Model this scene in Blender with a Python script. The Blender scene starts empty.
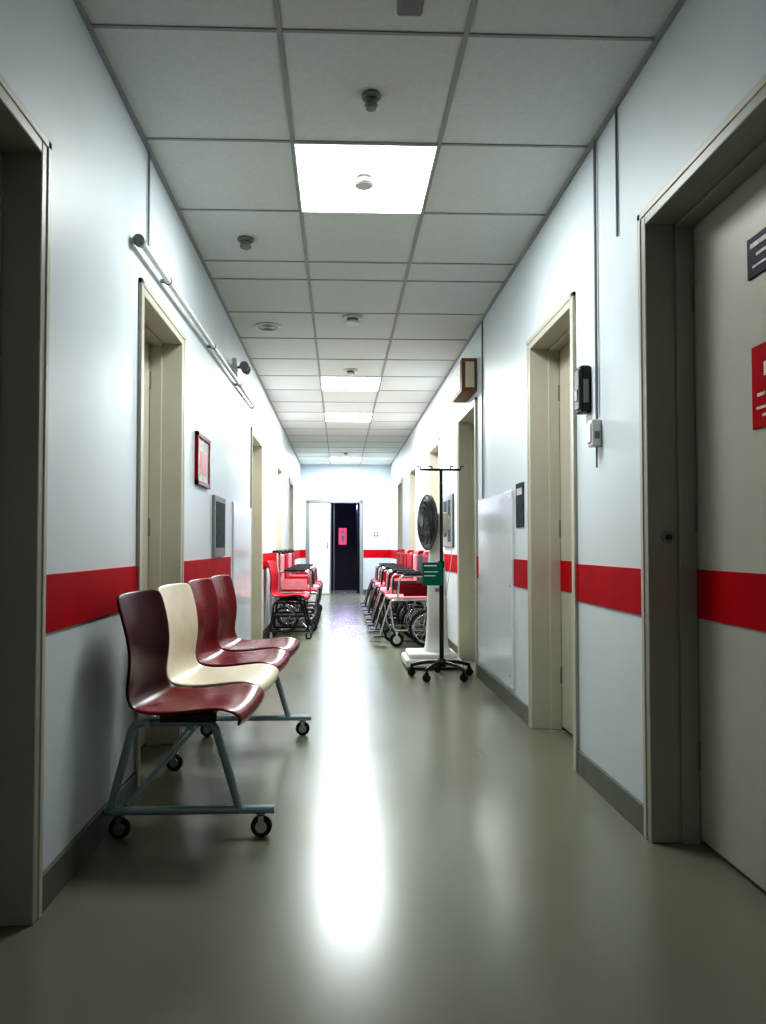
import bpy, bmesh, math
from mathutils import Vector, Matrix
S = bpy.context.scene
COL = S.collection
try:
    S.view_settings.view_transform = 'Standard'
    S.view_settings.look = 'High Contrast'
except Exception as e:
    print(e)

XL, XR, ZC, YE, YB = -0.82, 1.06, 2.69, 15.5, -3.0

# ---------------------------------------------------------------- materials
def mat(name, col, rough=0.5, metal=0.0, var=0.06, scale=6.0, bump=0.0, rvar=0.0, emit=None, estr=0.0, spec=0.5, trans=0.0, coat=0.0):
    m = bpy.data.materials.new(name); m.use_nodes = True
    nt = m.node_tree; b = nt.nodes['Principled BSDF']
    b.inputs['Roughness'].default_value = rough
    b.inputs['Metallic'].default_value = metal
    b.inputs['Specular IOR Level'].default_value = spec
    b.inputs['Coat Weight'].default_value = coat
    if trans: b.inputs['Transmission Weight'].default_value = trans
    tc = nt.nodes.new('ShaderNodeTexCoord')
    n = nt.nodes.new('ShaderNodeTexNoise'); n.inputs['Scale'].default_value = scale; n.inputs['Detail'].default_value = 5
    nt.links.new(tc.outputs['Object'], n.inputs['Vector'])
    r = nt.nodes.new('ShaderNodeValToRGB')
    r.color_ramp.elements[0].position = 0.3; r.color_ramp.elements[1].position = 0.7
    r.color_ramp.elements[0].color = (*[c*(1-var) for c in col], 1)
    r.color_ramp.elements[1].color = (*[min(1, c*(1+var)) for c in col], 1)
    nt.links.new(n.outputs['Fac'], r.inputs['Fac'])
    nt.links.new(r.outputs['Color'], b.inputs['Base Color'])
    if rvar:
        mr = nt.nodes.new('ShaderNodeMapRange')
        mr.inputs['To Min'].default_value = max(0.02, rough-rvar); mr.inputs['To Max'].default_value = rough+rvar
        mr.inputs['From Min'].default_value = 0.3; mr.inputs['From Max'].default_value = 0.7
        nt.links.new(n.outputs['Fac'], mr.inputs['Value']); nt.links.new(mr.outputs['Result'], b.inputs['Roughness'])
    if bump:
        bp = nt.nodes.new('ShaderNodeBump'); bp.inputs['Strength'].default_value = bump; bp.inputs['Distance'].default_value = 0.01
        nt.links.new(n.outputs['Fac'], bp.inputs['Height']); nt.links.new(bp.outputs['Normal'], b.inputs['Normal'])
    if emit:
        b.inputs['Emission Color'].default_value = (*emit, 1); b.inputs['Emission Strength'].default_value = estr
    return m

M_wall = mat('wall_paint', (0.70, 0.75, 0.78), 0.45, var=0.025, scale=2.2, bump=0.04, rvar=0.06, spec=0.35)
M_end = mat('end_wall_paint', (0.58, 0.64, 0.71), 0.5, var=0.03, scale=2)
M_tile = mat('ceiling_tile', (0.72, 0.74, 0.71), 0.9, var=0.03, scale=60, bump=0.06, spec=0.2)
M_grid = mat('ceiling_tbar', (0.38, 0.39, 0.39), 0.5, var=0.05)  # grey darker than the bars themselves, stands in for their shadow lines
M_frame = mat('door_frame_paint', (0.55, 0.52, 0.44), 0.42, var=0.04, scale=3)
M_frameD = mat('door_frame_dimmed', (0.38, 0.37, 0.32), 0.4, var=0.05, scale=3)  # darker copy of the frame paint, dimness of the near doors put into the colour
M_leaf = mat('door_leaf_paint', (0.55, 0.52, 0.43), 0.45, var=0.04, scale=2)
M_leafG = mat('door_leaf_grey', (0.54, 0.53, 0.46), 0.42, var=0.05, scale=2, spec=0.3)
M_red = mat('red_stripe', (0.50, 0.006, 0.018), 0.55, var=0.08, scale=5, spec=0.12)
M_base = mat('baseboard_vinyl', (0.15, 0.16, 0.13), 0.45, var=0.12, scale=8)
M_steel = mat('grey_steel', (0.36, 0.46, 0.50), 0.3, metal=0.35, var=0.08, scale=20)
M_chrome = mat('chrome', (0.6, 0.62, 0.65), 0.2, metal=1.0, var=0.03)
M_black = mat('black_metal', (0.015, 0.016, 0.018), 0.35, var=0.2, scale=20)
M_rubber = mat('black_rubber', (0.02, 0.02, 0.02), 0.6, var=0.2, scale=20)
M_maroon = mat('maroon_plastic', (0.045, 0.003, 0.006), 0.30, var=0.12, scale=12, spec=0.14)
M_redp = mat('dark_red_plastic', (0.19, 0.005, 0.012), 0.27, var=0.12, scale=12, spec=0.20)
M_cream = mat('cream_plastic', (0.76, 0.68, 0.54), 0.32, var=0.05, scale=12, spec=0.3)
M_redv = mat('red_vinyl', (0.38, 0.008, 0.025), 0.4, var=0.1, scale=12, spec=0.25)
M_pink = mat('pink_vinyl', (0.72, 0.28, 0.31), 0.45, var=0.1, scale=12)
M_white = mat('white_plastic', (0.80, 0.80, 0.77), 0.4, var=0.03)
M_gloss = mat('white_gloss_panel', (0.76, 0.79, 0.82), 0.18, var=0.02, scale=3)
M_grey = mat('grey_plastic', (0.25, 0.26, 0.26), 0.5, var=0.06)
M_dark = mat('dark_grey_print', (0.06, 0.07, 0.08), 0.8, var=0.4, scale=25, spec=0.2)
M_wire = mat('fan_wire', (0.12, 0.13, 0.14), 0.45, metal=0.3, var=0.1)
M_blade = mat('fan_blade_grey', (0.12, 0.13, 0.14), 0.4, var=0.1)
M_green = mat('green_label', (0.005, 0.16, 0.11), 0.4, var=0.05, spec=0.2)
M_navy = mat('navy_sign', (0.014, 0.018, 0.035), 0.5, var=0.05, spec=0.15)
M_sred = mat('red_sign', (0.50, 0.004, 0.014), 0.5, var=0.05, spec=0.12)
M_wood = mat('brown_wood', (0.24, 0.12, 0.055), 0.5, var=0.2, scale=15)
M_paper = mat('printed_paper', (0.7, 0.66, 0.62), 0.6, var=0.25, scale=30)
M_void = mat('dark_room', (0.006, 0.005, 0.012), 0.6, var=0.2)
M_clear = mat('clear_plastic', (0.85, 0.9, 0.92), 0.15, var=0.02, trans=0.7)
M_emit = mat('light_diffuser', (0.9, 0.9, 0.9), 0.5, emit=(0.97, 1.0, 1.0), estr=4.5)

# floor
def floor_mat():
    m = bpy.data.materials.new('worn_linoleum'); m.use_nodes = True
    nt = m.node_tree; b = nt.nodes['Principled BSDF']; L = nt.links.new
    tc = nt.nodes.new('ShaderNodeTexCoord')
    n1 = nt.nodes.new('ShaderNodeTexNoise'); n1.inputs['Scale'].default_value = 1.0; n1.inputs['Detail'].default_value = 2
    mp = nt.nodes.new('ShaderNodeMapping'); mp.inputs['Scale'].default_value = (3.5, 0.9, 1)
    n3 = nt.nodes.new('ShaderNodeTexNoise'); n3.inputs['Scale'].default_value = 1.4; n3.inputs['Detail'].default_value = 2
    L(tc.outputs['Object'], n1.inputs['Vector'])
    L(tc.outputs['Object'], mp.inputs['Vector']); L(mp.outputs['Vector'], n3.inputs['Vector'])
    r = nt.nodes.new('ShaderNodeValToRGB')
    r.color_ramp.elements[0].position = 0.2; r.color_ramp.elements[0].color = (0.195, 0.208, 0.152, 1)
    r.color_ramp.elements[1].position = 0.8; r.color_ramp.elements[1].color = (0.225, 0.236, 0.176, 1)
    L(n1.outputs['Fac'], r.inputs['Fac'])
    L(r.outputs['Color'], b.inputs['Base Color'])
    mr = nt.nodes.new('ShaderNodeMapRange'); mr.inputs['From Min'].default_value = 0.2; mr.inputs['From Max'].default_value = 0.8
    mr.inputs['To Min'].default_value = 0.215; mr.inputs['To Max'].default_value = 0.285
    L(n3.outputs['Fac'], mr.inputs['Value']); L(mr.outputs['Result'], b.inputs['Roughness'])
    b.inputs['Specular IOR Level'].default_value = 0.5
    return m
M_floor = floor_mat()

# ---------------------------------------------------------------- builders
def empty(name, loc=(0, 0, 0), rz=0.0, parent=None):
    e = bpy.data.objects.new(name, None); COL.objects.link(e); e.location = loc; e.rotation_euler = (0, 0, rz)
    e.empty_display_size = 0.1
    if parent: e.parent = parent
    return e
def obj(name, me, m=None, parent=None, smooth=False):
    o = bpy.data.objects.new(name, me); COL.objects.link(o)
    if m is not None and not me.materials: me.materials.append(m)
    if parent: o.parent = parent
    if smooth:
        for p in me.polygons: p.use_smooth = True
    return o
def boxes(name, lst, m, parent=None, bevel=0.0, seg=2):
    bm = bmesh.new()
    for lo, hi in lst:
        lo, hi = [min(a, b) for a, b in zip(lo, hi)], [max(a, b) for a, b in zip(lo, hi)]
        mtx = Matrix.Translation([(a+b)/2 for a, b in zip(lo, hi)]) @ Matrix.Diagonal([b-a for a, b in zip(lo, hi)] + [1])
        bmesh.ops.create_cube(bm, size=1, matrix=mtx)
    if bevel: bmesh.ops.bevel(bm, geom=bm.edges[:], offset=bevel, segments=seg, affect='EDGES', profile=0.5)
    me = bpy.data.meshes.new(name); bm.to_mesh(me); bm.free()
    return obj(name, me, m, parent)
def box(name, lo, hi, m, parent=None, bevel=0.0, seg=2):
    return boxes(name, [(lo, hi)], m, parent, bevel, seg)
def fillet(pts, r, n=5, closed=False):
    P = [Vector(p) for p in pts]; out = []
    N = len(P)
    for i in range(N):
        if not closed and i in (0, N-1): out.append(P[i]); continue
        a, b, c = P[i-1], P[i], P[(i+1) % N]
        d1 = (a-b); d2 = (c-b); rr = min(r, d1.length*0.45, d2.length*0.45)
        p1 = b+d1.normalized()*rr; p2 = b+d2.normalized()*rr
        for k in range(n+1):
            t = k/n; out.append(p1*(1-t)**2 + b*2*t*(1-t) + p2*t*t)
    return out
def tubes(name, paths, r, m, parent=None, fr=0.03, closed=False, res=3):
    cu = bpy.data.curves.new(name, 'CURVE'); cu.dimensions = '3D'; cu.bevel_depth = r; cu.bevel_resolution = res; cu.use_fill_caps = True
    for p in paths:
        q = fillet(p, fr, closed=closed) if fr else [Vector(x) for x in p]
        sp = cu.splines.new('POLY'); sp.points.add(len(q)-1); sp.use_cyclic_u = closed
        for i, v in enumerate(q): sp.points[i].co = (*v, 1)
    tmp = bpy.data.objects.new('tmp', cu); COL.objects.link(tmp)
    me = bpy.data.meshes.new_from_object(tmp); bpy.data.objects.remove(tmp); bpy.data.curves.remove(cu)
    me.name = name; me.materials.clear()
    return obj(name, me, m, parent, smooth=True)
def cyl(name, c, r, h, m, parent=None, axis='Z', r2=None, seg=28, bevel=0.0):
    bm = bmesh.new()
    rot = {'Z': Matrix(), 'X': Matrix.Rotation(math.pi/2, 4, 'Y'), 'Y': Matrix.Rotation(-math.pi/2, 4, 'X')}[axis]
    bmesh.ops.create_cone(bm, cap_ends=True, segments=seg, radius1=r, radius2=r if r2 is None else r2, depth=h, matrix=Matrix.Translation(c) @ rot)
    if bevel:
        es = [e for e in bm.edges if e.calc_face_angle(0) > 1.0]
        bmesh.ops.bevel(bm, geom=es, offset=bevel, segments=3, affect='EDGES')
    me = bpy.data.meshes.new(name); bm.to_mesh(me); bm.free()
    o = obj(name, me, m, parent)
    for p in me.polygons: p.use_smooth = len(p.vertices) == 4
    return o
def ringpts(c, R, axis='Y', n=32):
    pts = []
    for i in range(n):
        a = 2*math.pi*i/n
        if axis == 'Y': pts.append((c[0]+R*math.cos(a), c[1], c[2]+R*math.sin(a)))
        elif axis == 'Z': pts.append((c[0]+R*math.cos(a), c[1]+R*math.sin(a), c[2]))
        else: pts.append((c[0], c[1]+R*math.cos(a), c[2]+R*math.sin(a)))
    return pts
def ring(name, c, R, r, m, parent=None, axis='Y', n=32):
    return tubes(name, [ringpts(c, R, axis, n)], r, m, parent, fr=0, closed=True)

def castor(prefix, x, y, ztop, parent, R=0.036, wheelmat=None, housing=M_chrome):
    cyl(prefix+'_wheel', (x, y, R), R, 0.024, wheelmat or M_rubber, parent, 'Y', bevel=0.005)
    cyl(prefix+'_hub', (x, y, R), R*0.55, 0.032, housing, parent, 'Y')
    boxes(prefix+'_fork', [((x-0.010, y-0.021, R*0.8), (x+0.010, y-0.017, 2*R+0.008)), ((x-0.010, y+0.017, R*0.8), (x+0.010, y+0.021, 2*R+0.008)),
                           ((x-0.016, y-0.021, 2*R+0.004), (x+0.016, y+0.021, 2*R+0.010))], housing, parent)
    cyl(prefix+'_stem', (x, y, (2*R+ztop)/2+0.004), 0.008, max(0.01, ztop-2*R+0.004), housing, parent)

# ---------------------------------------------------------------- room shell
DL = [(1.10, 2.065, 2.11), (3.04, 3.87, 2.08), (6.85, 7.80, 2.08), (9.6, 10.5, 2.08), (12.0, 12.9, 2.08)]
DR = [(1.60, 2.545, 2.15), (3.30, 4.11, 2.135), (5.72, 6.60, 2.14), (7.85, 8.75, 2.14), (10.3, 11.2, 2.14), (12.6, 13.5, 2.14)]
def spans(doors, a=YB, b=YE):
    out = []; y = a
    for d in doors:
        out.append((y, d[0])); y = d[1]
    out.append((y, b)); return out
def wall(name, xw, s, doors):
    lst = [((xw, a, 0), (xw+s*0.25, b, ZC)) for a, b in spans(doors)]
    lst += [((xw, d[0], d[2]), (xw+s*0.25, d[1], ZC)) for d in doors]
    return boxes(name, lst, M_wall)
wall('wall_left', XL, -1, DL)
wall('wall_right', XR, 1, DR)
box('floor', (XL-0.25, YB-0.2, -0.1), (XR+0.25, YE+1.6, 0), M_floor)
box('ceiling', (XL-0.25, YB-0.2, ZC), (XR+0.25, YE+0.2, ZC+0.1), M_tile)
box('wall_back', (XL-0.25, YB-0.2, 0), (XR+0.25, YB, ZC), M_wall)
DX0, DX1, DZ = -0.66, 0.44, 1.93
boxes('wall_end', [((XL-0.25, YE, 0), (DX0, YE+0.2, ZC)), ((DX1, YE, 0), (XR+0.25, YE+0.2, ZC)), ((DX0, YE, DZ), (DX1, YE+0.2, ZC))], M_end)
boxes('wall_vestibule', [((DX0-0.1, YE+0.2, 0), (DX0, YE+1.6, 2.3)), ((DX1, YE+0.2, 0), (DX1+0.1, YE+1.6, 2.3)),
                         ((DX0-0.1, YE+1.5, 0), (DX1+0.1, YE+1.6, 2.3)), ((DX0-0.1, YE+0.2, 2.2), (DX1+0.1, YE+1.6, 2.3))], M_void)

def base(name, xw, s, doors):
    boxes(name, [((xw-s*0.012, a, 0), (xw+s*0.01, b, 0.10)) for a, b in spans(doors)], M_base, bevel=0.003)
base('baseboard_left', XL, -1, DL); base('baseboard_right', XR, 1, DR)
boxes('baseboard_end', [((XL, YE-0.012, 0), (DX0-0.04, YE+0.01, 0.1)), ((DX1+0.04, YE-0.012, 0), (XR, YE+0.01, 0.1))], M_base)
Z0, Z1 = 0.757, 0.920
SL = [(-3, 1.10), (2.065, 3.04), (3.87, 5.6), (7.8, 9.6), (10.5, 12.0), (12.9, YE)]
SR = [(-3, 1.60), (2.545, 3.30), (4.11, 4.50), (5.60, 5.72), (6.60, 7.85), (8.75, 10.3), (11.2, 12.6), (13.5, YE)]
boxes('trim_1', [((XL+0.006, a, Z0), (XL-0.005, b, Z1)) for a, b in SL], M_red, bevel=0.0015)
boxes('trim_2', [((XR-0.006, a, Z0), (XR+0.005, b, Z1)) for a, b in SR], M_red, bevel=0.0015)
boxes('trim_3', [((XL, YE-0.006, Z0), (DX0-0.05, YE+0.005, Z1)), ((DX1+0.05, YE-0.006, Z0), (XR, YE+0.005, Z1))], M_red)

# ceiling grid
YS = [3.07-0.67*k for k in range(1, 10)][::-1] + [3.07, 3.72, 4.39, 4.69] + [4.69+0.67*k for k in range(1, 17)]
YS = [y for y in YS if YB < y < YE]
CX = [-0.2, 0.415]
g = [((x-0.009, YB, ZC-0.005), (x+0.009, YE, ZC+0.001)) for x in CX]
g += [((XL, y-0.0065, ZC-0.0045), (XR, y+0.0065, ZC+0.001)) for y in YS]
g += [((XL, YB, ZC-0.016), (XL+0.014, YE, ZC+0.001)), ((XR-0.014, YB, ZC-0.016), (XR, YE, ZC+0.001))]
boxes('trim_4', g, M_grid)

# lights
def panel(y0, y1, power, em=True):
    e = empty('ceiling_light_panel', (0.1075, (y0+y1)/2, ZC))
    w, l = 0.2975, (y1-y0)/2-0.009
    box('diffuser', (-w, -l, -0.006), (w, l, -0.001), M_emit, e)
    boxes('rim', [((-w-0.006, -l-0.006, -0.009), (-w, l+0.006, -0.001)), ((w, -l-0.006, -0.009), (w+0.006, l+0.006, -0.001)),
                  ((-w, -l-0.006, -0.009), (w, -l, -0.001)), ((-w, l, -0.009), (w, l+0.006, -0.001))], M_white, e)
    ld = bpy.data.lights.new('lamp', 'AREA'); ld.shape = 'RECTANGLE'; ld.size = 2*w-0.02; ld.size_y = 2*l-0.02; ld.energy = power
    ld.color = (0.93, 0.99, 0.99)
    lo = bpy.data.objects.new('lamp', ld); COL.objects.link(lo); lo.parent = e; lo.location = (0, 0, -0.012)
    return e
panel(3.07, 3.72, 25)
panel(7.37, 8.04, 56)
panel(9.38, 10.05, 60)
panel(14.07, 14.74, 55)
panel(-1.62, -0.95, 0.4)  # added dim panel behind the camera, ambient fill for the near end
w = bpy.data.worlds.new('world'); S.world = w; w.use_nodes = True
w.node_tree.nodes['Background'].inputs[0].default_value = (0.5, 0.6, 0.7, 1); w.node_tree.nodes['Background'].inputs[1].default_value = 0.3

# ---------------------------------------------------------------- doors
def door(n, xw, s, d, fm, lm, stripe=False):
    y0, y1, t = d
    e = empty('door_%d' % n, (xw, (y0+y1)/2, 0))
    h = (y1-y0)/2; c = 0.045
    X = lambda v: s*v
    boxes('frame_jambs', [((X(-0.012), -h, 0), (X(0.21), -h+c, t)), ((X(-0.012), h-c, 0), (X(0.21), h, t)),
                          ((X(-0.012), -h+c, t-c), (X(0.21), h-c, t))], fm, e, bevel=0.004)
    boxes('frame_architrave', [((X(-0.016), -h-0.012, 0), (X(0.0), -h+0.012, t+0.012)), ((X(-0.016), h-0.012, 0), (X(0.0), h+0.012, t+0.012)),
                               ((X(-0.016), -h-0.012, t-0.012), (X(0.0), h+0.012, t+0.012))], M_frame if fm is M_frameD else fm, e, bevel=0.003)
    boxes('frame_stops', [((X(0.09), -h+c, 0), (X(0.150), -h+c+0.014, t-c)), ((X(0.09), h-c-0.014, 0), (X(0.150), h-c, t-c)),
                          ((X(0.09), -h+c, t-c-0.014), (X(0.150), h-c, t-c))], fm, e, bevel=0.002)
    box('leaf', (X(0.152), -h+c+0.003, 0.016), (X(0.192), h-c-0.003, t-c-0.003), lm, e, bevel=0.002)
    if stripe:
        box('leaf_stripe', (X(0.148), -h+c+0.01, Z0), (X(0.153), h-c-0.01, Z1), M_red, e)
    yh = -h+c+0.07
    cyl('handle_rose', (X(0.146), yh, 1.03), 0.025, 0.012, M_chrome, e, 'X')
    tubes('handle_lever', [[(X(0.15), yh, 1.03), (X(0.105), yh, 1.03), (X(0.105), yh+0.12, 1.03)]], 0.009, M_chrome, e, fr=0.02)
    boxes('hinges', [((X(0.142), h-c-0.016, z), (X(0.156), h-c-0.002, z+0.09)) for z in (0.25, 1.05, 1.8)], M_grey, e)
    return e
k = 1
for i, d in enumerate(DL):
    door(k, XL, -1, d, M_frameD if i == 0 else M_frame, M_leafG if i == 0 else M_leaf); k += 1
for i, d in enumerate(DR):
    e = door(k, XR, 1, d, M_frameD if i == 0 else M_frame, M_leafG if i == 0 else M_leaf, stripe=(i in (0, 1, 3)))
    if i == 0:
        cyl('lock_plate', (0.055, 0.425, 1.03), 0.022, 0.006, M_grey, e, 'Y')
        cyl('lock_barrel', (0.055, 0.42, 1.03), 0.010, 0.012, M_black, e, 'Y')
    k += 1

# end double door: white leaf left, dark opening right
e = empty('door_%d' % k, (0, YE, 0))
boxes('frame_jambs', [((DX0-0.04, -0.02, 0), (DX0+0.03, 0.2, DZ)), ((DX1-0.03, -0.02, 0), (DX1+0.04, 0.2, DZ)), ((DX0-0.04, -0.02, DZ-0.03), (DX1+0.04, 0.2, DZ+0.04)),
                      ((-0.215, 0.0, 0), (-0.185, 0.06, DZ-0.03))], M_grey, e, bevel=0.004)
box('leaf_white', (DX0+0.03, 0.01, 0.01), (-0.215, 0.05, DZ-0.03), mat('white_leaf', (0.93, 0.95, 0.96), 0.3, var=0.02), e, bevel=0.002)
box('leaf_notice', (-0.45, 0.004, 1.55), (-0.28, 0.011, 1.72), M_paper, e)
box('leaf_handle', (-0.27, -0.03, 0.95), (-0.25, 0.012, 1.1), M_chrome, e, bevel=0.003)
boxes('leaf_open', [((DX1-0.075, 0.2, 0.01), (DX1-0.035, 0.78, DZ-0.04))], M_navy, e)
boxes('inner_frame', [((-0.13, 0.12, 0), (-0.12, 0.14, DZ-0.03))], M_grey, e)
b = empty('wall_sign', (0.06, YE+1.49, 1.22))
box('board', (-0.09, -0.01, -0.19), (0.09, 0.005, 0.19), mat('pink_sign', (0.8, 0.1, 0.2), 0.4, emit=(0.9, 0.12, 0.25), estr=0.6), b, bevel=0.01)
boxes('pictogram', [((-0.04, -0.014, -0.12), (0.04, -0.009, 0.02)), ((-0.02, -0.014, 0.04), (0.02, -0.009, 0.13))], M_white, b)
ld = bpy.data.lights.new('vestibule_violet_fill', 'AREA'); ld.energy = 50; ld.color = (0.5, 0.42, 1.0); ld.size = 0.7; ld.size_y = 0.1  # added light hidden above the lintel, gives the violet glow on the floor
lo = bpy.data.objects.new('vestibule_violet_fill', ld); COL.objects.link(lo); lo.location = (0.12, YE+0.7, 2.08); lo.rotation_euler = (math.radians(-50), 0, 0)
b = empty('light_switch', (0.75, YE, 1.25)); box('plate', (-0.045, -0.012, -0.045), (0.045, 0, 0.045), M_grey, b, bevel=0.003); box('rocker', (-0.02, -0.017, -0.025), (0.02, -0.01, 0.025), M_white, b, bevel=0.002)

# ---------------------------------------------------------------- chairs
def shell_mesh(name):
    prof = [(0.375, 0.405), (0.388, 0.432), (0.376, 0.452), (0.325, 0.461), (0.25, 0.452), (0.16, 0.440), (0.08, 0.438), (0.024, 0.450), (-0.010, 0.482),
            (-0.018, 0.535), (-0.008, 0.595), (-0.006, 0.655), (-0.016, 0.715), (-0.032, 0.775), (-0.044, 0.815), (-0.051, 0.840)]
    hw = [0.20, 0.212, 0.22, 0.222, 0.222, 0.22, 0.215, 0.21, 0.204, 0.20, 0.202, 0.210, 0.218, 0.222, 0.218, 0.192]
    C = 9
    bm = bmesh.new(); rows = []
    for i, ((x, z), w_) in enumerate(zip(prof, hw)):
        a = prof[max(0, i-1)]; b_ = prof[min(len(prof)-1, i+1)]
        tx, tz = b_[0]-a[0], b_[1]-a[1]; l = math.hypot(tx, tz)
        nx, nz = tz/l, -tx/l
        if i < 3: nx, nz = 0, 1
        cv = 0.012 if i < 3 else (0.022 if i < 8 else 0.030)
        r = []
        for j in range(C):
            t = -1+2*j/(C-1)
            q = cv*(abs(t)**2.2)
            dz = 0
            if i == len(prof)-1: dz = -0.012*abs(t)**3
            r.append(bm.verts.new((x+nx*q, t*w_, z+nz*q+dz)))
        rows.append(r)
    for i in range(len(rows)-1):
        for j in range(C-1):
            f = bm.faces.new((rows[i][j], rows[i+1][j], rows[i+1][j+1], rows[i][j+1]))
            f.material_index = 1 if i < 7 else 0
    bmesh.ops.recalc_face_normals(bm, faces=bm.faces[:])
    me = bpy.data.meshes.new(name); bm.to_mesh(me); bm.free()
    return me
SH = shell_mesh('seat_shell')
def shell(parent, m, rz=0.0, m2=None):
    me = SH.copy(); me.materials.append(m); me.materials.append(m2 or m)
    o = obj('seat_shell', me, None, parent, smooth=True); o.rotation_euler = (0, 0, rz)
    s = o.modifiers.new('thick', 'SOLIDIFY'); s.thickness = 0.013; s.offset = 0
    ss = o.modifiers.new('sub', 'SUBSURF'); ss.levels = 2; ss.render_levels = 2
    boxes('seat_bracket', [((0.08, -0.11, 0.405), (0.27, -0.085, 0.434)), ((0.08, 0.085, 0.405), (0.27, 0.11, 0.434)), ((0.12, -0.11, 0.405), (0.24, 0.11, 0.413))], M_black, parent, bevel=0.003)
def endframe(parent, y, dx=0.0, steel=M_steel):
    tubes('floor_bar', [[(-0.116, y, 0.092), (0.48+dx, y, 0.092)]], 0.0145, steel, parent, fr=0)
    tubes('legs', [[(-0.100, y, 0.095), (-0.02, y, 0.392), (0.27+dx, y, 0.392), (0.36+dx, y, 0.095)]], 0.0145, steel, parent, fr=0.035)
    castor('castor_back', -0.066, y, 0.09, parent); castor('castor_front', 0.435+dx, y, 0.09, parent)
X0 = -0.705
ys = [2.66, 3.14, 3.62, 4.10]
xs = [0.018, 0.034, 0.052, 0.074]
cols = [M_maroon, M_cream, M_redp, M_redp]
for i, (y, m) in enumerate(zip(ys, cols)):
    e = empty('waiting_chair', (X0+xs[i], y, 0))
    shell(e, m, math.radians(-5), M_redp if i == 0 else m)
    if i in (0, 2):
        tubes('beam', [[(0.18, -0.10, 0.392), (0.20, 0.62, 0.392)]], 0.016, M_steel, e, fr=0)
        tubes('beam_back', [[(0.03, -0.08, 0.392), (0.05, 0.62, 0.392)]], 0.012, M_steel, e, fr=0)
    if i == 0:
        endframe(e, -0.05, dx=-0.018)
        tubes('brace', [[(0.20, 0.30, 0.385), (-0.05, -0.03, 0.10)], [(0.18, 0.10, 0.39), (-0.05, 0.72, 0.10)]], 0.011, M_steel, e, fr=0)
        castor('castor_rear', -0.05, 0.72, 0.10, e)
    if i == 3:
        endframe(e, -0.12, dx=0.0)
        tubes('brace', [[(0.18, -0.5, 0.385), (-0.05, -0.14, 0.10)]], 0.011, M_steel, e, fr=0)
# far chair on left
for i in range(1):
    e = empty('waiting_chair', (-0.735, 8.25, 0))
    shell(e, M_redv, math.radians(-6))
    fm = M_black
    for yy in (-0.21, 0.21):
        tubes('legs', [[(-0.02, yy, 0.085), (0.42, yy, 0.085)], [(-0.01, yy, 0.09), (0.03, yy, 0.392), (0.33, yy, 0.392), (0.40, yy, 0.09)], [(0.0, yy, 0.25), (0.38, yy, 0.25)]], 0.012, fm, e, fr=0.03)
        castor('castor_a', 0.0, yy, 0.085, e); castor('castor_b', 0.40, yy, 0.085, e)
    tubes('cross', [[(0.2, -0.21, 0.25), (0.2, 0.21, 0.25)], [(0.40, -0.21, 0.1), (0.40, 0.21, 0.1)], [(0.03, -0.21, 0.39), (0.03, 0.21, 0.39)], [(0.38, -0.21, 0.12), (0.1, 0.21, 0.38)]], 0.01, M_chrome, e, fr=0)

# ---------------------------------------------------------------- wheelchairs (facing -X)
def wheelchair(x, y, sm, bm_, fm, rz=0.0, foot=True, R=0.17):
    e = empty('wheelchair', (x, y, 0), rz)
    for s in (-1, 1):
        yy = s*0.235; n = 'a' if s < 0 else 'b'
        paths = [[(0.20, yy, 0.93), (0.20, yy, 0.16), (-0.20, yy, 0.16), (-0.24, yy, 0.46), (0.20, yy, 0.46)],
                 [(0.20, yy, 0.70), (-0.14, yy, 0.70), (-0.16, yy, 0.46)]]
        if foot: paths.append([(-0.22, yy, 0.46), (-0.28, yy, 0.30), (-0.33, yy, 0.12)])
        tubes('side_frame_'+n, paths, 0.0115, fm, e, fr=0.05)
        tubes('push_handle_'+n, [[(0.20, yy, 0.90), (0.20, yy, 0.935), (0.28, yy, 0.935)]], 0.015, sm if foot else M_black, e, fr=0.03)
        box('armrest_'+n, (-0.10, yy-0.02, 0.705), (0.15, yy+0.02, 0.73), M_black, e, bevel=0.008)
        box('side_guard_'+n, (-0.10, yy-0.004, 0.50), (0.17, yy+0.004, 0.60), bm_, e)
        wy = s*0.275
        ring('rear_tyre_'+n, (0.13, wy, R+0.014), R, 0.014, M_rubber, e)
        ring('rear_handrim_'+n, (0.13, wy+s*0.022, R+0.014), R-0.03, 0.007, M_chrome, e)
        tubes('rear_spokes_'+n, [[(0.13, wy, R+0.014), (0.13+R*math.cos(a), wy, R+0.014+R*math.sin(a))] for a in [math.pi*k_/6 for k_ in range(12)]], 0.0028, M_chrome, e, fr=0, res=1)
        cyl('rear_hub_'+n, (0.13, s*0.265, R+0.014), 0.025, 0.07, M_chrome, e, 'Y')
        castor('front_castor_'+n, -0.17, yy, 0.17, e, R=0.07)
        if foot: box('footplate_'+n, (-0.40, yy*0.9-0.07, 0.10), (-0.29, yy*0.9+0.07, 0.115), M_black, e, bevel=0.004)
    box('seat', (-0.23, -0.225, 0.455), (0.18, 0.225, 0.495), sm, e, bevel=0.015)
    box('backrest', (0.175, -0.225, 0.52), (0.205, 0.225, 0.90), bm_, e, bevel=0.012)
    tubes('cross_brace', [[(0.0, -0.235, 0.17), (0.0, 0.235, 0.45)], [(0.02, 0.235, 0.17), (0.02, -0.235, 0.45)]], 0.010, fm, e, fr=0)
    return e
RZ = [8, 3, -4, 5, -3, 4, 0]
for i in range(7):
    wheelchair(0.715, 7.65+0.64*i, [M_pink, M_redv, M_pink, M_redv, M_pink, M_redv, M_redv][i], [M_redp, M_dark, M_pink, M_redv, M_redv, M_redv, M_redv][i], [M_chrome, M_black, M_chrome, M_black, M_chrome, M_black, M_chrome][i], math.radians(RZ[i]*0.5))
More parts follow.
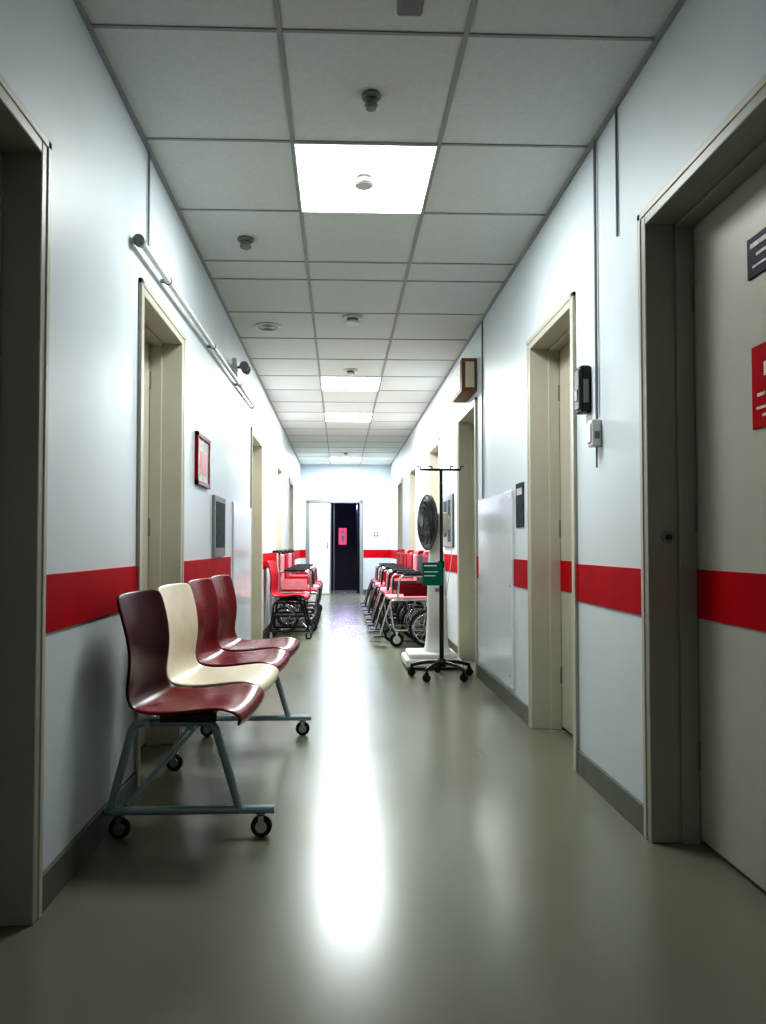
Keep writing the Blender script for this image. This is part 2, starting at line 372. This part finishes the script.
for i in range(4):
    wheelchair(-0.50, 8.90+0.68*i, [M_redv, M_pink, M_redv, M_redv][i], [M_pink, M_redv, M_pink, M_redv][i], [M_chrome, M_black, M_chrome, M_chrome][i], math.pi, foot=False, R=0.14)

# ---------------------------------------------------------------- IV stand
e = empty('iv_stand', (0.775, 5.68, 0))
tubes('pole', [[(0, 0, 0.10), (0, 0, 1.58)]], 0.0125, M_black, e, fr=0)
tubes('lower_sleeve', [[(0, 0, 0.10), (0, 0, 0.85)]], 0.017, M_black, e, fr=0)
cyl('hub', (0, 0, 0.11), 0.035, 0.06, M_black, e, bevel=0.006)
cyl('clamp', (0, 0, 0.86), 0.026, 0.05, M_black, e)
arms = []
for i in range(5):
    a = math.radians(-90+36+72*i); c_, s_ = math.cos(a), math.sin(a); R = 0.235
    arms.append([(0, 0, 0.115), (0.12*c_, 0.12*s_, 0.115), (R*c_, R*s_, 0.085)])
    castor('castor_%d' % i, R*c_, R*s_, 0.085, e, R=0.03, housing=M_black)
tubes('base_arms', arms, 0.014, M_black, e, fr=0.05)
tubes('top_bar', [[(-0.16, 0, 1.585), (0.15, 0, 1.585)]], 0.009, M_black, e, fr=0)
tubes('hooks', [[(x, 0, 1.585), (x, -0.0, 1.61), (x+s*0.025, 0, 1.61)] for x, s in ((-0.16, -1), (0.15, 1), (-0.07, -1), (0.07, 1))], 0.005, M_black, e, fr=0.008)
box('label_board', (-0.15, -0.03, 0.70), (0.005, -0.02, 0.875), M_green, e, bevel=0.003)
boxes('label_text', [((-0.135, -0.033, 0.845), (-0.04, -0.029, 0.855)), ((-0.135, -0.033, 0.80), (-0.03, -0.029, 0.807)), ((-0.135, -0.033, 0.77), (-0.05, -0.029, 0.777))], M_white, e)
tubes('fluid_tube', [[(0.07, 0, 1.59), (0.075, -0.01, 0.9), (0.03, -0.02, 0.6), (0.02, -0.02, 0.9)]], 0.003, M_clear, e, fr=0.03)

# ---------------------------------------------------------------- pedestal fan
e = empty('pedestal_fan', (0.76, 6.24, 0))
box('base_skirt', (-0.23, -0.23, 0.015), (0.23, 0.23, 0.085), M_white, e, bevel=0.02, seg=4)
box('base_top', (-0.20, -0.20, 0.08), (0.20, 0.18, 0.125), M_white, e, bevel=0.018, seg=4)
boxes('feet', [((x-0.02, y-0.02, 0), (x+0.02, y+0.02, 0.03)) for x in (-0.18, 0.18) for y in (-0.18, 0.18)], M_rubber, e)
bm = bmesh.new(); prev = None
for z, hx, hy in [(0.10, 0.13, 0.09), (0.16, 0.10, 0.07), (0.26, 0.088, 0.055), (0.45, 0.08, 0.05), (0.85, 0.072, 0.045), (0.95, 0.06, 0.04), (1.02, 0.03, 0.03), (1.12, 0.022, 0.022)]:
    r = [bm.verts.new((0.05+hx*math.copysign(abs(math.cos(t))**0.6, math.cos(t)), hy*math.copysign(abs(math.sin(t))**0.6, math.sin(t)), z)) for t in [2*math.pi*j/24 for j in range(24)]]
    if prev:
        for j in range(24): bm.faces.new((prev[j], prev[(j+1) % 24], r[(j+1) % 24], r[j]))
    prev = r
bm.faces.new(prev); bmesh.ops.recalc_face_normals(bm, faces=bm.faces[:])
me = bpy.data.meshes.new('column'); bm.to_mesh(me); bm.free(); obj('column', me, M_white, e, smooth=True)
boxes('control_knobs', [((0.03, -0.055, z), (0.07, -0.044, z+0.03)) for z in (0.62, 0.70, 0.78)], M_grey, e, bevel=0.003)
hd = empty('fan_head', (0.05, 0.0, 1.20), math.radians(192), parent=e)
cyl('motor_housing', (-0.03, 0, 0), 0.085, 0.15, M_white, hd, 'X', bevel=0.02)
cyl('neck', (-0.02, 0, -0.08), 0.025, 0.08, M_white, hd)
R = 0.23; xc = 0.08
rings = []
for rr in (0.06, 0.10, 0.14, 0.18, 0.21):
    dx = 0.045*math.sqrt(max(0, 1-(rr/R)**2))
    rings += [ringpts((xc+dx, 0, 0), rr, 'X', 32), ringpts((xc-dx, 0, 0), rr, 'X', 32)]
tubes('guard_rings', rings, 0.0030, M_wire, hd, fr=0, closed=True, res=1)
ring('guard_rim', (xc, 0, 0), R, 0.009, M_wire, hd, 'X', 40)
sp = []
for j in range(60):
    a = 2*math.pi*j/60
    for sg in (-1, 1):
        sp.append([(xc+sg*0.045*math.sqrt(max(0, 1-(q*q))), R*q*math.cos(a+sg*0.15*(1-q)), R*q*math.sin(a+sg*0.15*(1-q))) for q in (0.22, 0.45, 0.65, 0.82, 0.94, 1.0)])
tubes('guard_wires', sp, 0.0026, M_wire, hd, fr=0, res=1)
cyl('guard_badge', (xc+0.045, 0, 0), 0.045, 0.01, M_wire, hd, 'X', bevel=0.003)
bm = bmesh.new()
for j in range(4):
    a0 = 2*math.pi*j/4; prev = None
    for q in (0.03, 0.08, 0.12, 0.165, 0.19):
        wd = 0.35+0.35*math.sin(min(1, q/0.16)*math.pi/2) - (0.25 if q > 0.18 else 0)
        row = []
        for u in (-1, -0.33, 0.33, 1):
            a = a0+u*wd; row.append(bm.verts.new((xc+u*0.018*(1 if q > 0.05 else 0.5), q*math.cos(a), q*math.sin(a))))
        if prev:
            for u in range(3): bm.faces.new((prev[u], prev[u+1], row[u+1], row[u]))
        prev = row
me = bpy.data.meshes.new('blades'); bm.to_mesh(me); bm.free(); bo = obj('blades', me, M_blade, hd, smooth=True)
md = bo.modifiers.new('t', 'SOLIDIFY'); md.thickness = 0.003
cyl('blade_hub', (xc, 0, 0), 0.035, 0.04, M_blade, hd, 'X', bevel=0.008)

# ---------------------------------------------------------------- wall fittings, right
e = empty('access_card_reader', (XR, 3.13, 1.665))
box('body', (-0.045, -0.04, -0.10), (0, 0.04, 0.10), M_black, e, bevel=0.010, seg=3)
box('front', (-0.052, -0.028, -0.085), (-0.044, 0.028, 0.085), M_grey, e, bevel=0.004)
box('keypad', (-0.055, -0.018, -0.05), (-0.05, 0.018, 0.0), M_black, e, bevel=0.002)
boxes('side_label', [((-0.035, -0.0415, -0.06), (-0.012, -0.0395, 0.04))], M_grey, e)
e = empty('junction_box', (XR, 3.00, 1.46))
box('body', (-0.04, -0.03, -0.055), (0, 0.03, 0.055), M_white, e, bevel=0.006); box('lid', (-0.046, -0.022, -0.04), (-0.039, 0.022, 0.04), M_white, e, bevel=0.003)
box('side_socket', (-0.03, -0.032, -0.025), (-0.01, -0.029, 0.005), M_grey, e)
tubes('cable', [[(-0.012, 0, -0.05), (-0.012, 0.0, -0.14)]], 0.004, M_grey, e, fr=0)
e = empty('cable_conduit', (XR, 3.00, 0)); tubes('conduit', [[(-0.010, 0, 1.517), (-0.010, 0, ZC)]], 0.006, M_grey, e, fr=0)
e = empty('cable_conduit', (XR, 2.77, 0)); tubes('conduit', [[(-0.006, 0, 2.18), (-0.006, 0, ZC)]], 0.0045, M_grey, e, fr=0)
e = empty('cable_conduit', (XR, 5.45, 0)); tubes('conduit', [[(-0.008, 0, 1.35), (-0.008, 0, ZC)]], 0.006, M_grey, e, fr=0)
e = empty('wall_protection_panel', (XR, 5.05, 0)); box('sheet', (-0.016, -0.54, 0.13), (0, 0.54, 1.34), M_gloss, e, bevel=0.003)
boxes('screws', [((-0.019, y, z), (-0.015, y+0.012, z+0.012)) for y in (-0.5, 0.48) for z in (0.2, 0.75, 1.28)], M_chrome, e)
e = empty('wall_poster', (XR, 4.34, 1.24)); box('sheet', (-0.006, -0.09, -0.13), (0, 0.09, 0.13), M_dark, e); box('heading', (-0.008, -0.06, 0.06), (-0.005, 0.06, 0.10), M_paper, e)
e = empty('information_board', (XR, 7.2, 1.24)); box('board', (-0.02, -0.32, -0.25), (0, 0.32, 0.25), M_grey, e, bevel=0.005)
boxes('sheets', [((-0.023, -0.26, -0.2), (-0.019, -0.04, 0.2)), ((-0.023, 0.03, -0.15), (-0.019, 0.25, 0.2))], M_dark, e)
e = empty('illuminated_sign_box', (XR, 5.95, 2.33))
box('case', (-0.12, -0.24, -0.13), (0, 0.24, 0.13), M_wood, e, bevel=0.008)
box('face_side', (-0.125, -0.20, -0.11), (-0.118, 0.20, 0.11), M_paper, e); box('face_end', (-0.09, -0.245, -0.10), (-0.02, -0.238, 0.10), M_cream, e)
# signs on near right door leaf
xl = XR+0.152
e = empty('door_sign', (xl, 2.045, 1.845)); box('plate', (-0.006, -0.10, -0.06), (0, 0.10, 0.06), M_navy, e, bevel=0.001)
boxes('lettering', [((-0.008, -0.08, 0.025), (-0.005, 0.08, 0.04)), ((-0.008, -0.08, -0.005), (-0.005, 0.05, 0.005)), ((-0.008, -0.08, -0.035), (-0.005, 0.07, -0.028))], M_paper, e)
e = empty('door_sign', (xl, 2.015, 1.465)); box('plate', (-0.006, -0.115, -0.125), (0, 0.115, 0.115), M_sred, e, bevel=0.001)
boxes('lettering', [((-0.008, -0.08, -0.072), (-0.005, 0.09, -0.064)), ((-0.008, -0.08, -0.095), (-0.005, 0.06, -0.087)), ((-0.008, 0.045, -0.035), (-0.005, 0.085, -0.025)), ((-0.008, 0.02, 0.02), (-0.005, 0.05, 0.06)), ((-0.008, -0.04, -0.03), (-0.005, 0.01, 0.07))], M_paper, e)

# ---------------------------------------------------------------- wall fittings, left
e = empty('wall_pipe', (XL, 0, 0))
tubes('pipe', [[(0.0, 2.93, 2.20), (0.035, 2.93, 2.20), (0.035, 6.9, 2.28), (0.0, 6.9, 2.28)]], 0.014, M_white, e, fr=0.02)
for y in (3.4, 4.6, 5.8):
    z = 2.20+0.08*(y-2.93)/3.97
    ring('clip_ring', (0.035, y, z), 0.016, 0.003, M_grey, e); box('clip_base', (0.0, y-0.008, z-0.008), (0.02, y+0.008, z+0.008), M_grey, e)
cyl('end_flange', (0.03, 2.925, 2.20), 0.022, 0.03, M_grey, e, 'Y')
e = empty('cable_conduit', (XL, 3.15, 0)); tubes('conduit', [[(0.008, 0, 2.25), (0.008, 0, ZC)]], 0.005, M_grey, e, fr=0)
e = empty('emergency_spotlight', (XL, 5.75, 2.38))
box('backplate', (0, -0.06, -0.06), (0.03, 0.06, 0.06), M_white, e, bevel=0.006)
for s in (-1, 1):
    cyl('lamp_%d' % (s+2), (0.09, s*0.06, -0.01), 0.035, 0.07, M_grey, e, 'Y', r2=0.025)
tubes('arms', [[(0.02, 0, 0), (0.09, 0, 0.0)], [(0.09, -0.06, -0.01), (0.09, 0.06, -0.01)]], 0.009, M_grey, e, fr=0)
e = empty('framed_picture', (XL, 4.42, 1.50))
boxes('frame', [((0, -0.20, -0.15), (0.02, -0.175, 0.15)), ((0, 0.175, -0.15), (0.02, 0.20, 0.15)), ((0, -0.2, 0.125), (0.02, 0.2, 0.15)), ((0, -0.2, -0.15), (0.02, 0.2, -0.125))], M_redp, e, bevel=0.002)
box('print', (0, -0.18, -0.13), (0.012, 0.18, 0.13), M_paper, e); box('print_motif', (0.011, -0.10, -0.08), (0.0135, 0.10, 0.05), M_pink, e)
e = empty('notice_board', (XL, 5.02, 1.11)); box('board', (0, -0.22, -0.18), (0.02, 0.22, 0.22), M_grey, e, bevel=0.004); box('sheet', (0.019, -0.17, -0.12), (0.023, 0.17, 0.18), M_dark, e)
e = empty('wall_protection_panel', (XL, 6.25, 0)); box('sheet', (0, -0.55, 0.13), (0.014, 0.55, 1.34), M_gloss, e, bevel=0.003)

# ---------------------------------------------------------------- ceiling fittings
def detector(name, x, y, r=0.045, dark=False, drop=0.0):
    e = empty(name, (x, y, ZC-drop)); m = M_grey if dark else M_white
    if drop: cyl('mount', (0, 0, drop/2-0.003), 0.035, drop, M_grey, e)
    cyl('base_plate', (0, 0, -0.008), r, 0.016, m, e, bevel=0.004)
    cyl('neck', (0, 0, -0.026), r*0.55, 0.022, M_grey, e)
    cyl('cap', (0, 0, -0.044), r*0.72, 0.02, m, e, bevel=0.006)
detector('smoke_detector', 0.115, 2.74, 0.036, True)
detector('smoke_detector', 0.105, 3.27, 0.062, False, 0.035)
detector('smoke_detector', -0.52, 4.07, 0.045, True)
detector('smoke_detector', 0.09, 5.45, 0.075)
detector('smoke_detector', 0.10, 7.1, 0.07)
detector('smoke_detector', 0.10, 13.4, 0.06)
e = empty('ceiling_speaker', (-0.555, 5.7, ZC)); cyl('rim', (0, 0, -0.006), 0.10, 0.012, M_white, e, bevel=0.003)
for k_ in range(5): ring('grille_%d' % k_, (0, 0, -0.012), 0.015+0.016*k_, 0.003, M_grey, e, 'Z')
e = empty('ceiling_sensor', (0.215, 2.225, ZC)); box('body', (-0.04, -0.05, -0.04), (0.04, 0.05, 0), M_grey, e, bevel=0.01, seg=3); box('lens', (-0.03, -0.054, -0.034), (0.03, -0.048, -0.012), M_black, e)

# ---------------------------------------------------------------- camera
cd = bpy.data.cameras.new('camera'); cam = bpy.data.objects.new('camera', cd); COL.objects.link(cam)
cd.sensor_fit = 'AUTO'; cd.sensor_width = 36; cd.lens = 745*36/1024
cd.shift_x = 17/1024; cd.shift_y = 12/1024; cd.clip_start = 0.05
cam.location = (0, 0, 1.0)
cam.rotation_euler = (math.radians(90+1.69), 0, math.radians(-2.0))
S.camera = cam
